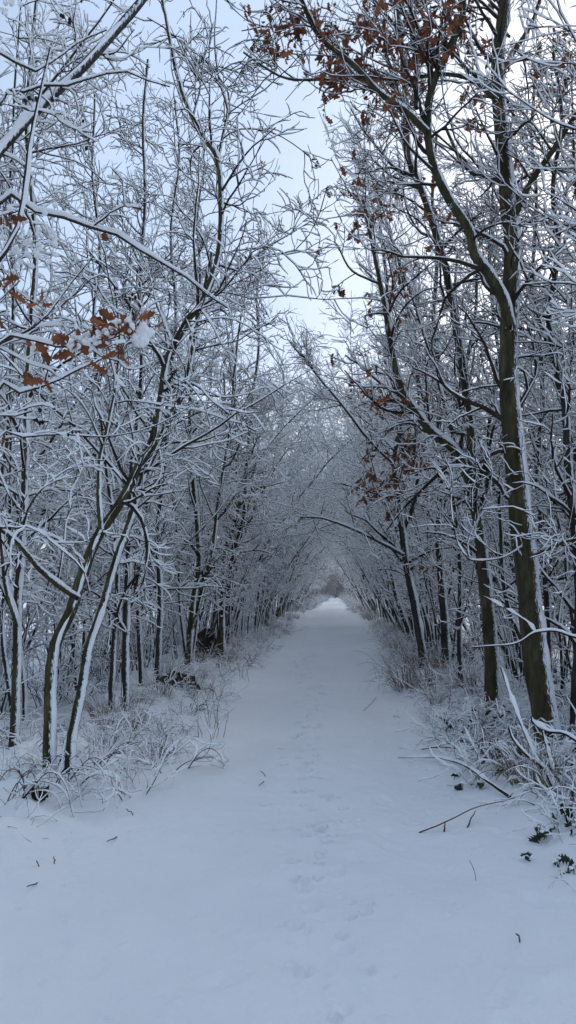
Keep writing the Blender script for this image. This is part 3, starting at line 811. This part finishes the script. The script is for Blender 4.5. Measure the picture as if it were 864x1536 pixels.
def grass_tuft(name, rng, n=60, h=.55, lean=(0, 0), droop=-.16, snow=.12, w=.0030):
    root = empty(name, (0, 0, 0))
    a = rng.uniform(0, 2*PI, n); rad = .13*np.sqrt(rng.random(n)); seg = 9
    P = np.empty((n, seg, 3)); P[:, 0] = np.stack([np.cos(a)*rad, np.sin(a)*rad, np.full(n, -.05)], 1)
    D = np.stack([np.cos(a)*.45*rng.random(n)+lean[0]*rng.random(n), np.sin(a)*.45*rng.random(n)+lean[1]*rng.random(n), np.ones(n)], 1)
    D /= np.linalg.norm(D, axis=1, keepdims=True)
    L = h*(.45+.8*rng.random(n)); dr = droop*rng.random(n)*1.6
    for k in range(1, seg):
        D = D+rng.normal(size=(n, 3))*.05; D[:, 2] += dr*k*.45; D /= np.linalg.norm(D, axis=1, keepdims=True)
        P[:, k] = P[:, k-1]+D*(L/(seg-1))[:, None]
    P[:, :, 2] = np.maximum(P[:, :, 2], -.05)
    R = (w*(.5+.9*rng.random(n)))[:, None]*(1-.75*np.linspace(0, 1, seg)[None]**1.5)
    S = Acc(); tubes(S, P, R, 3)
    b = obj('blades', S.mesh('blades', M_STRAW), root)
    m = int(n*snow)
    SN = Acc(); snow_tubes(SN, P[:m], R[:m], 5, rng, base=.0095, k=.8, gap=.25, step=2)
    obj('blade_snow', SN.mesh('blade_snow', M_SNOW), b)
    return root

def place(root, x, y, rz=0, s=1, label=None, cat=None, group=None, first=False):
    loc = (x, y, hz(x, y))
    if first:
        root.location = loc; root.rotation_euler = (0, 0, rz); root.scale = (s, s, s); o = root
    else:
        o = copy_thing(root, loc, rz, (s, s, s))
    tag(o, label, cat, group); return o

def undergrowth():
    rg = np.random.default_rng(44)
    kinds = [build_shrub('undergrowth_shrub', np.random.default_rng(300+k), n=[14, 20, 11, 17][k], h=[1.5, .9, 2.0, 1.2][k], spread=[.7, 1.1, .5, 1.0][k], arch=[-.03, -.10, -.01, -.08][k], l2=4.2, l3=1.2, r=.008, sb=.0088, gap=.36) for k in range(4)]
    kinds += [build_shrub('undergrowth_sapling', np.random.default_rng(350+k), n=[9, 12][k], h=[2.8, 2.2][k], spread=[.35, .5][k], arch=-.004, l2=9, l3=2.2, r=.011, sb=.0095, gap=.2, l2len=.45, seg=16) for k in range(2)]
    bram = [build_shrub('bramble_shrub', np.random.default_rng(400+k), n=15, h=.95, spread=1.3, arch=-.17, l2=4, l3=2, leaves=[80, 110][k], l2len=.3, sb=.011) for k in range(2)]
    first = {id(k): True for k in kinds+bram}
    def P(k, x, y, s, label, cat, group):
        place(k, x, y, rg.uniform(-.6, .6), s, label, cat, group, first=first[id(k)]); first[id(k)] = False
    for (x, y, q, lab) in ((1.95, 6.6, 1, 'bramble heaped with snow in front of the thickest trunk'), (1.85, 7.9, 0, 'dark leaved bramble between the two thick right trunks'),
                        (2.2, 8.6, 1, 'bramble with snow pads at the foot of the dividing trunk'), (2.35, 5.9, 0, 'bramble at the right border beside the thickest trunk')):
        P(bram[q], x, y, .75, lab, 'bramble', None)
    for side, nm in ((-1, 'left'), (1, 'right')):
        y = 5.0 if side < 0 else 6.0
        while y < 70:
            for row in range(4 if y < 22 else (2 if y < 40 else 1)):
                x = side*((edge_l(np.array(y)) if side < 0 else edge_r(np.array(y)))+.5+row*.95+rg.uniform(-.12, .5))
                if side < 0 and y < 6.6 and row == 0: continue
                if side > 0 and y < 7.6 and row == 0: continue
                k = kinds[rg.integers(4) if row == 0 else rg.integers(6)] if (side < 0 or rg.random() < .65) else bram[rg.integers(2)]
                s = rg.uniform(.55, 1.05)*(.5 if row == 0 else 1)
                br = k in bram
                P(k, float(x), y+rg.uniform(-.4, .4), s, 'one of the %s under the %s trees' % ('snow buried brambles with dark leaves' if br else 'leafless snow coated shrubs', nm),
                  'bramble' if br else 'shrub', '%s on the %s' % ('brambles' if br else 'leafless shrubs', nm))
            y += rg.uniform(.5, .95)*(1+y/28)
    low = [build_shrub('low_brush', np.random.default_rng(700+k), n=11, h=.55, spread=1.6, arch=[-.06, -.13, -.02][k], l2=3.2, l3=.8, l2len=.28, sb=[.0085, .006, .011][k], r=.0045, gap=[.3, .42, .2][k]) for k in range(3)]
    fl = [True]*3
    for side, nm in ((-1, 'left'), (1, 'right')):
        y = 5.0 if side < 0 else 4.5
        while y < 32:
            for q in range(3 if side > 0 else 2):
                e = float(edge_l(np.array(y)) if side < 0 else edge_r(np.array(y)))
                x = side*(e-.05+.5*q+rg.uniform(0, .35)); k = int(rg.integers(3))
                if y < 5.6 and (q == 0 or (y < 4.8 and rg.random() < .35)): continue
                place(low[k], x, y+rg.uniform(-.2, .2), rg.uniform(-.7, .7), rg.uniform(.6, 1.1), 'one of the low tangles of snowy twigs along the %s edge' % nm, 'brush', 'low brush on the %s edge' % nm, first=fl[k]); fl[k] = False
            y += rg.uniform(.35, .6)*(1+y/22)
    def gp0(px, py):
        d = _fw*F+_rt*(px-432)-_up*(py-768); t = -CAM[2]/d[2]; p = CAM+d*t; return p[0], p[1]
    for q, (px, py, sc) in enumerate(((14, 1205, .6), (40, 1190, .5), (118, 1200, .4), (178, 1168, .7), (232, 1132, .7), (150, 1140, .9), (40, 1160, .9), (262, 1100, .7), 
                                      (700, 1112, .8), (745, 1142, .8), (662, 1086, .7), (848, 1262, .6), (780, 1130, 1.0), (640, 1098, .6), (820, 1180, .9), (730, 1100, .9), (860, 1330, .4))):
        x, y = gp0(px, py)
        place(low[q % 3], x, y, rg.uniform(-.7, .7), sc, 'one of the low tangles of snowy twigs along the %s edge' % ('left' if px < 400 else 'right'), 'brush', 'low brush on the %s edge' % ('left' if px < 400 else 'right'))
    # dry grass
    gk = [grass_tuft('grass_tuft', np.random.default_rng(500+k), n=[70, 45, 90][k], h=[.5, .42, .75][k], lean=[(-.2, 0), (.2, -.1), (-.5, -.1)][k]) for k in range(3)]
    fg = [True]*3
    def G(k, x, y, s, label, group=None, rz=None):
        place(gk[k], x, y, rg.uniform(-.5, .5) if rz is None else rz, s, label, 'grass tuft', group, first=fg[k]); fg[k] = False
    for side, nm in ((-1, 'left'), (1, 'right')):
        y = 46.0
        while y < 125:
            e = float(edge_l(np.array(y)) if side < 0 else edge_r(np.array(y)))
            for q in range(2):
                place(kinds[int(rg.integers(4))], side*(e-.1+q*.7+rg.uniform(-.1, .4)), y+rg.uniform(-.5, .5), rg.uniform(-.6, .6), rg.uniform(.4, .75),
                      'one of the leafless snow coated shrubs under the %s trees' % nm, 'shrub', 'leafless shrubs on the %s' % nm)
            y += rg.uniform(1.5, 2.6)
    # singled out tufts
    def gp(px, py):
        d = _fw*F+_rt*(px-432)-_up*(py-768); t = -CAM[2]/d[2]; p = CAM+d*t; return p[0], p[1]
    for (px, py, k, s, lab) in ((606, 1035, 2, 1.15, 'big straw grass tuft drooping onto the path beside the right thicket'),
                                (640, 1030, 2, 1.1, 'straw grass tuft pressed against the slim trunks on the right'),
                                (598, 985, 2, 1.0, 'straw grass tuft farther down the right edge, behind the big drooping one'),
                                (795, 1195, 0, 1.0, 'tan grass blades under the thick bowed snowy stems at bottom right'),
                                (850, 1215, 0, .9, 'tan grass clump at the right border above the dark leaves'),
                                (770, 1168, 1, 1.0, 'tan grass bunch between the long bowed branch and the thickest trunk'), (828, 1205, 1, 1.0, 'drooping tan grass left of the grass clump at the right border'),
                                (742, 1150, 0, .8, 'short tan grass behind the upper end of the long bowed branch'),
                                (258, 1038, 1, 1.3, 'brown grass clump beside the dark hollow under the left shrubs'),
                                (240, 1060, 1, 1.0, 'brown grass clump in front of the larger one by the dark hollow'),
                                (200, 1098, 1, 1.0, 'small brown grass clump nearest the forked tree'),
                                (336, 1002, 1, 1.0, 'thin grass clump in front of the hollow stump')):
        x, y = gp(px, py); G(k, x, y, s, lab)
    for side, nm in ((-1, 'left'), (1, 'right')):
        y = 8.0 if side < 0 else 10.5
        while y < 60:
            e = float(edge_l(np.array(y)) if side < 0 else edge_r(np.array(y)))
            G(int(rg.integers(3)) if side > 0 else int(rg.integers(2)), side*(e+rg.uniform(.1, .9)), y, rg.uniform(.5, .95), 'one of the small dry grass tufts fringing the %s edge of the path' % nm, 'grass tufts on the %s edge' % nm)
            y += rg.uniform(.35, 1.0)*(1+y/25)
    # thin upright dead stalks on the left edge
    sk = build_shrub('dead_stalk', np.random.default_rng(601), n=6, h=.55, spread=.35, arch=-.02, r=.003, l2=1.0, l3=0, mat=M_BROWN, sb=.003, gap=.5, l2len=.12)
    f = True
    for (px, py, s, lab) in ((312, 1105, 1.0, 'thin brown stalks standing alone in snow on the left edge'), (335, 1090, 1.15, 'tall thin stalks closest to the path on the left edge'),
                             (372, 1020, 1.0, 'pair of thin stalks beside the path in front of the far left shrubs'), (225, 1140, .9, 'low twiggy stalks to the right of the forked tree'),
                             (160, 1150, .8, 'short stalks between the forked tree and the path'), (578, 1018, .9, 'bare branching stalk standing at the tip of the big straw tuft')):
        x, y = gp(px, py); place(sk, x, y, rg.uniform(0, 6), s, lab, 'dead stalk', None, first=f); f = False
    return gp
gp = undergrowth()

# ------------------------------------------------------------------ fallen branches, stump, single twigs
def gpoint(px, py, dz=0.0):
    x, y = gp(px, py)
    for _ in range(4):
        z = hz(x, y)
        d = _fw*F+_rt*(px-432)-_up*(py-768); t = (z+dz-CAM[2])/d[2]; q = CAM+d*t; x, y = q[0], q[1]
    return q

def stick(name, label, cat, paths, mat, sb=.008, sk=.8, gap=.1, snow=True, sides=7, part='branch'):
    """paths: list of (list of (px,py,dz above snow), (r0,r1))"""
    A, B = Acc(), Acc(); rg = np.random.default_rng(len(label)*7)
    def pt(p): return at(p[0], p[1], p[3]) if len(p) > 3 else gpoint(*p)
    base = pt(paths[0][0][0])
    for pts, (r0, r1) in paths:
        P = np.array([pt(p) for p in pts])-base
        S = spline(np.c_[P, np.linspace(r0, r1, len(P))], 26)
        S[:, :3] += np.cumsum(rg.normal(size=(26, 3)), 0)*.0012
        tubes(A, S[None, :, :3], S[None, :, 3], sides, rg, .08)
        if snow: snow_tubes(B, S[None, :, :3], S[None, :, 3], 8, rg, base=sb, k=sk, gap=gap, step=3)
    root = empty(name, base)
    o = obj(part, A.mesh(part, mat), root)
    if snow: obj('snow_cover', B.mesh('snow_cover', M_SNOW), o)
    tag(root, label, cat); return root

stick('fallen_branch', 'long bowed snow topped branch lying out over the path from the right', 'branch',
      [([(597, 1137, .02), (650, 1137, .04), (692, 1148, .10), (730, 1172, .08), (764, 1196, .01)], (.003, .011)), ([(625, 1140, .03), (612, 1146, .01)], (.002, .001))], M_TWIG, sb=.010, sk=.9, gap=.0)
stick('fallen_twig', 'dark arched twig with two red brown side shoots stuck in the snow', 'twig',
      [([(628, 1249, .0), (650, 1240, .035), (690, 1222, .07), (720, 1210, .09), (775, 1196, .06)], (.005, .0028))], M_REDSTALK, snow=False)
stick('red_shoot', 'short red brown shoot under the middle of the arched twig', 'twig', [([(668, 1234, .05), (665, 1251, -.01)], (.0035, .007))], M_REDSTALK, snow=False)
stick('red_shoot', 'red brown shoot slanting under the right part of the arched twig', 'twig', [([(713, 1216, .07), (698, 1245, -.01)], (.003, .006))], M_REDSTALK, snow=False)
stick('fallen_branch', 'dark forked branch half buried below the second thick trunk', 'branch',
      [([(632, 1124, .02), (660, 1120, .05), (700, 1124, .05), (752, 1126, .02)], (.005, .010)), ([(655, 1122, .04), (668, 1116, .08), (705, 1118, .05)], (.004, .004))], M_TWIG, sb=.012, sk=.8, gap=.15)
def yy(pts, Y0, Y1):
    n = len(pts); return [(p[0], p[1], 0, Y0+(Y1-Y0)*k/(n-1)) for k, p in enumerate(pts)]
stick('fallen_branch', 'thick bowed snow heaped stems leaning together in front of the thickest trunk', 'branch',
      [(yy([(870, 1216), (850, 1200), (833, 1185), (822, 1165), (812, 1150), (791, 1133), (770, 1109), (762, 1090)], 5.6, 6.1), (.018, .007)),
       (yy([(812, 1151), (800, 1130), (782, 1088), (770, 1055), (764, 1038), (752, 1000)], 5.9, 6.3), (.008, .004)),
       (yy([(827, 1155), (824, 1140), (820, 1120), (812, 1097)], 5.85, 5.9), (.009, .005))], M_TWIG, sb=.014, sk=.8, gap=.0)
stick('fallen_branch', 'second snow loaded stem bowed across the brambles at the right border', 'branch',
      [(yy([(890, 1130), (863, 1111), (845, 1101), (821, 1097), (800, 1085), (796, 1078)], 5.7, 6.0), (.012, .007))], M_TWIG, sb=.014, sk=.8, gap=.0)
stick('low_limb', 'zigzag snowy limb crossing before both thick right trunks at knee height', 'branch',
      [(yy([(900, 966), (864, 957), (832, 947), (802, 950), (782, 962), (762, 967), (727, 970), (708, 972)], 6.4, 6.7), (.012, .004)),
       (yy([(802, 950), (790, 934), (772, 922), (742, 905), (722, 893)], 6.55, 6.9), (.006, .003))], M_TWIG, sb=.011, sk=.8, gap=.05)
stick('bent_stem', 'snow covered stem bent in a full arc right of the forked tree', 'branch',
      [([(116, 1186, .0), (130, 1168, .12), (152, 1160, .17), (172, 1164, .14), (182, 1180, .08), (183, 1200, .0)], (.006, .003)),
       ([(145, 1165, .12), (170, 1180, .05), (180, 1186, .02)], (.003, .002))], M_TWIG, sb=.013, sk=1.0, gap=.0)
stick('broken_branch', 'snapped brown stick leaning on the roots of the forked tree', 'branch', [([(77, 1184, .0), (84, 1165, .10), (92, 1142, .22)], (.016, .020))], M_GREY, sb=.012, gap=.0)
for k, (a, b, lab) in enumerate((((190, 1213), (202, 1224), 'short dark stick on the open snow to the right of the forked tree'),
                                 ((391, 1156), (400, 1166), 'tiny upright twig in the middle of the path'),
                                 ((388, 1178), (395, 1174), 'tiny stub of twig beside the upright one in the path'),
                                 ((160, 1262), (176, 1258), 'dark scrap of twig in a dimple in the left foreground'),
                                 ((40, 1330), (54, 1326), 'dark curled leaf scrap in the snow at bottom left'),
                                 ((80, 1285), (84, 1297), 'small twig tip poking up near the left border'),
                                 ((55, 1290), (60, 1302), 'small bent twig tip nearest the left border'),
                                 ((775, 1400), (779, 1415), 'single thin stalk poking from the snow in the right foreground'),
                                 ((546, 1022), (566, 1023), 'dark flat twig on the path by the big straw tuft'),
                                 ((545, 1066), (568, 1042), 'fine drooping grass stem reaching out over the path'))):
    stick('twig', lab, 'twig', [([(a[0], a[1], .03), ((a[0]+b[0])/2+2, (a[1]+b[1])/2-1, .02), (b[0], b[1], -.005)], (.0028, .0035))], M_BROWN, snow=False, sides=5)

_rg = np.random.default_rng(88)
_tw = [bpy.data.objects[n] for n in ('twig', 'twig.001', 'twig.002', 'twig.005')]
for _k in range(56):
    _s = -1 if _rg.random() < .55 else 1
    _x = _s*_rg.uniform(.95, 2.0); _y = _rg.uniform(3.6, 13)
    _o = copy_thing(_tw[int(_rg.integers(len(_tw)))], (_x, _y, hz(_x, _y)+.002), _rg.uniform(0, 6.2), [_rg.uniform(.3, .95)]*3, 'one of the small dark twig ends half buried in snow beside the path', 'twig ends in the snow')
    _o.rotation_euler = (_rg.normal()*.35, _rg.normal()*.5, _rg.uniform(0, 6.2))

def lump(name, label, cat, px, py, dz, rx, ry, rz_, mat, seed, snow=True):
    rg = np.random.default_rng(seed); c = gpoint(px, py); c[2] += dz
    S, n = 22, 13
    th = np.arange(S)/S*2*PI; ph = np.linspace(.05, PI-.05, n)
    sp = np.stack([np.sin(ph)[:, None]*np.cos(th), np.sin(ph)[:, None]*np.sin(th), np.repeat(np.cos(ph)[:, None], S, 1)], -1)
    nz = 1+.35*(vnoise(th[None]*1.9+ph[:, None]*0+seed, ph[:, None]*2.2+th[None]*0, seed)-.5)+.6*(vnoise(th[None]*5+ph[:, None]*0, ph[:, None]*6+th[None]*0, seed+3)-.5)
    V = sp*nz[..., None]*np.array([rx, ry, rz_])
    root = empty(name, c)
    A = Acc(); A.add(V[None], quads(1, n, S)); o = obj('stump_wood_or_shade', A.mesh('stump_wood_or_shade', mat), root)
    if snow:
        W = V.copy(); W[..., 2] = np.where(sp[..., 2] > .25, W[..., 2]+.018, W[..., 2]*.3); W[..., :2] *= np.where(sp[..., 2] > .25, 1.0, .6)[..., None]
        A = Acc(); A.add(W[None], quads(1, n, S)); obj('snow_cap', A.mesh('snow_cap', M_SNOW), o)
    tag(root, label, cat)
lump('stump_or_hollow', 'dark rotten stump at the left edge, leaning against olive stems', 'stump', 310, 990, .26, .23, .2, .40, M_WOOD, 4, snow=False)
lump('stump_or_hollow', 'low black lump standing in for the shaded hollow under shrubs left of the path', 'stump', 266, 1034, .06, .30, .16, .17, M_WOOD, 6, snow=False)  # solid black lump gives the shade of the hollow under the grass
lump('root_lump', 'dark mossy root lump at the foot of the forked tree, left side', 'root', 60, 1192, .03, .06, .06, .09, M_WOOD, 8)
lump('root_lump', 'small mossy root lump at the foot of the forked tree, right side', 'root', 104, 1182, .03, .07, .06, .07, M_WOOD, 9)

def leaf_spray(label, pts, Hh, seed):
    rg = np.random.default_rng(seed); base = gpoint(*pts[0]); P = []
    A, B, Cc = Acc(), Acc(), Acc()
    for (px, py) in pts:
        q = gpoint(px, py, Hh*rg.uniform(.5, 1.1))-base; P.append(q)
        g0 = gpoint(px+rg.uniform(-6, 6), py+8)-base
        S = spline(np.c_[np.array([g0-[0, 0, .02], (g0+q)/2+[0.01, 0, .02], q]), [.003, .0025, .002]], 10); tubes(B, S[None, :, :3], S[None, :, 3], 4)
    P = np.array(P); pts3 = np.concatenate([P+rg.normal(size=P.shape)*.012 for _ in range(2)])
    leaves_mesh(A, rg, pts3, .075, hang=.5, fold=.4, wscale=1.4)
    blobs(Cc, rg, P+[0.005, 0, .012], rg.uniform(.010, .02, len(P)), 8, 6, .5)
    root = empty('bramble_sprig', base)
    st = obj('stems', B.mesh('stems', M_TWIG), root)
    lv = obj('leaves', A.mesh('leaves', M_GREEN), root); obj('leaf_snow', Cc.mesh('leaf_snow', M_SNOW), lv)
    tag(root, label, 'bramble')
leaf_spray('bramble sprig with four dark green leaves beside the long bowed branch', [(683, 1162), (692, 1176), (706, 1172), (717, 1174)], .05, 3)
leaf_spray('dark leaved bramble sprig above the right foreground, near the border', [(806, 1238), (818, 1248), (826, 1243), (834, 1236), (846, 1224), (856, 1232), (860, 1240), (812, 1250)], .06, 5)
leaf_spray('small dark leaved sprigs by the border between grass and bramble leaves', [(842, 1206), (852, 1214), (861, 1208), (836, 1212)], .09, 6)
leaf_spray('dark wet leaves under the bowed stems in front of the thickest trunk', [(722, 1118), (733, 1108), (745, 1122), (712, 1110), (757, 1112), (738, 1128), (700, 1106)], .12, 8)
leaf_spray('curled dark leaves low in the snow at the bottom right border', [(834, 1294), (838, 1290), (856, 1305), (862, 1300), (792, 1284)], .02, 7)

# ================================================================== the winter air
def haze():
    m = bpy.data.materials.new('haze'); m.use_nodes = True; nt = m.node_tree
    nt.nodes.remove(nt.nodes['Principled BSDF'])
    v = nt.nodes.new('ShaderNodeVolumePrincipled'); v.inputs['Color'].default_value = (.93, .95, 1, 1); v.inputs['Density'].default_value = .0007
    v.inputs['Anisotropy'].default_value = .2
    nt.links.new(v.outputs['Volume'], nt.nodes['Material Output'].inputs['Volume'])
    x, y0, y1, z0, z1 = 4100, -1600, 4600, -2.5, 16
    V = np.array([(a, b, c) for a in (-x, x) for b in (y0, y1) for c in (z0, z1)], float)
    Q = np.array([(0, 1, 3, 2), (4, 6, 7, 5), (0, 4, 5, 1), (2, 3, 7, 6), (0, 2, 6, 4), (1, 5, 7, 3)])
    o = obj('haze', mesh_from('haze', V, Q, m, False)); tag(o, 'thin cold winter haze in the air', kind='stuff')
haze()

# ================================================================== sky, light, render settings
w = bpy.data.worlds.new('World'); SC.world = w; w.use_nodes = True
nt = w.node_tree; bg = nt.nodes['Background']
sky = nt.nodes.new('ShaderNodeTexSky'); sky.sky_type = 'NISHITA'; sky.sun_disc = False
EL, AZ = math.radians(30), math.radians(28)      # azimuth measured from +Y towards +X
sky.sun_elevation = EL; sky.sun_rotation = AZ
sky.air_density = 1.0; sky.dust_density = 2.0; sky.ozone_density = 1.0
# thin high cloud drawn over the clear sky, a little uneven
tc = nt.nodes.new('ShaderNodeTexCoord')
cn = noise(nt, 2.2, 5, tc.outputs['Generated'])
cr = ramp(nt, cn.outputs['Fac'], [(.32, (.5, .5, .5)), (.68, (.85, .85, .85))])
mx = nt.nodes.new('ShaderNodeMix'); mx.data_type = 'RGBA'
nt.links.new(cr.outputs['Color'], mx.inputs['Factor'])
nt.links.new(sky.outputs['Color'], mx.inputs['A']); mx.inputs['B'].default_value = (4.1, 5.2, 6.9, 1)
nt.links.new(mx.outputs['Result'], bg.inputs['Color']); bg.inputs['Strength'].default_value = .11
sd = bpy.data.lights.new('sun', 'SUN'); sd.energy = 1.5; sd.angle = math.radians(35); sd.color = (1, .97, .93)
so = bpy.data.objects.new('sun', sd); COL.objects.link(so)
dirv = Vector((math.sin(AZ)*math.cos(EL), math.cos(AZ)*math.cos(EL), math.sin(EL)))
so.rotation_euler = dirv.to_track_quat('Z', 'Y').to_euler()
SC.view_settings.view_transform = 'Standard'; SC.view_settings.look = 'None'
SC.view_settings.exposure = 0.5; SC.view_settings.gamma = 1
SC.view_settings.use_curve_mapping = False
SC.render.engine = 'CYCLES'
SC.cycles.max_bounces = 7; SC.cycles.diffuse_bounces = 6; SC.cycles.glossy_bounces = 1
SC.cycles.use_denoising = True
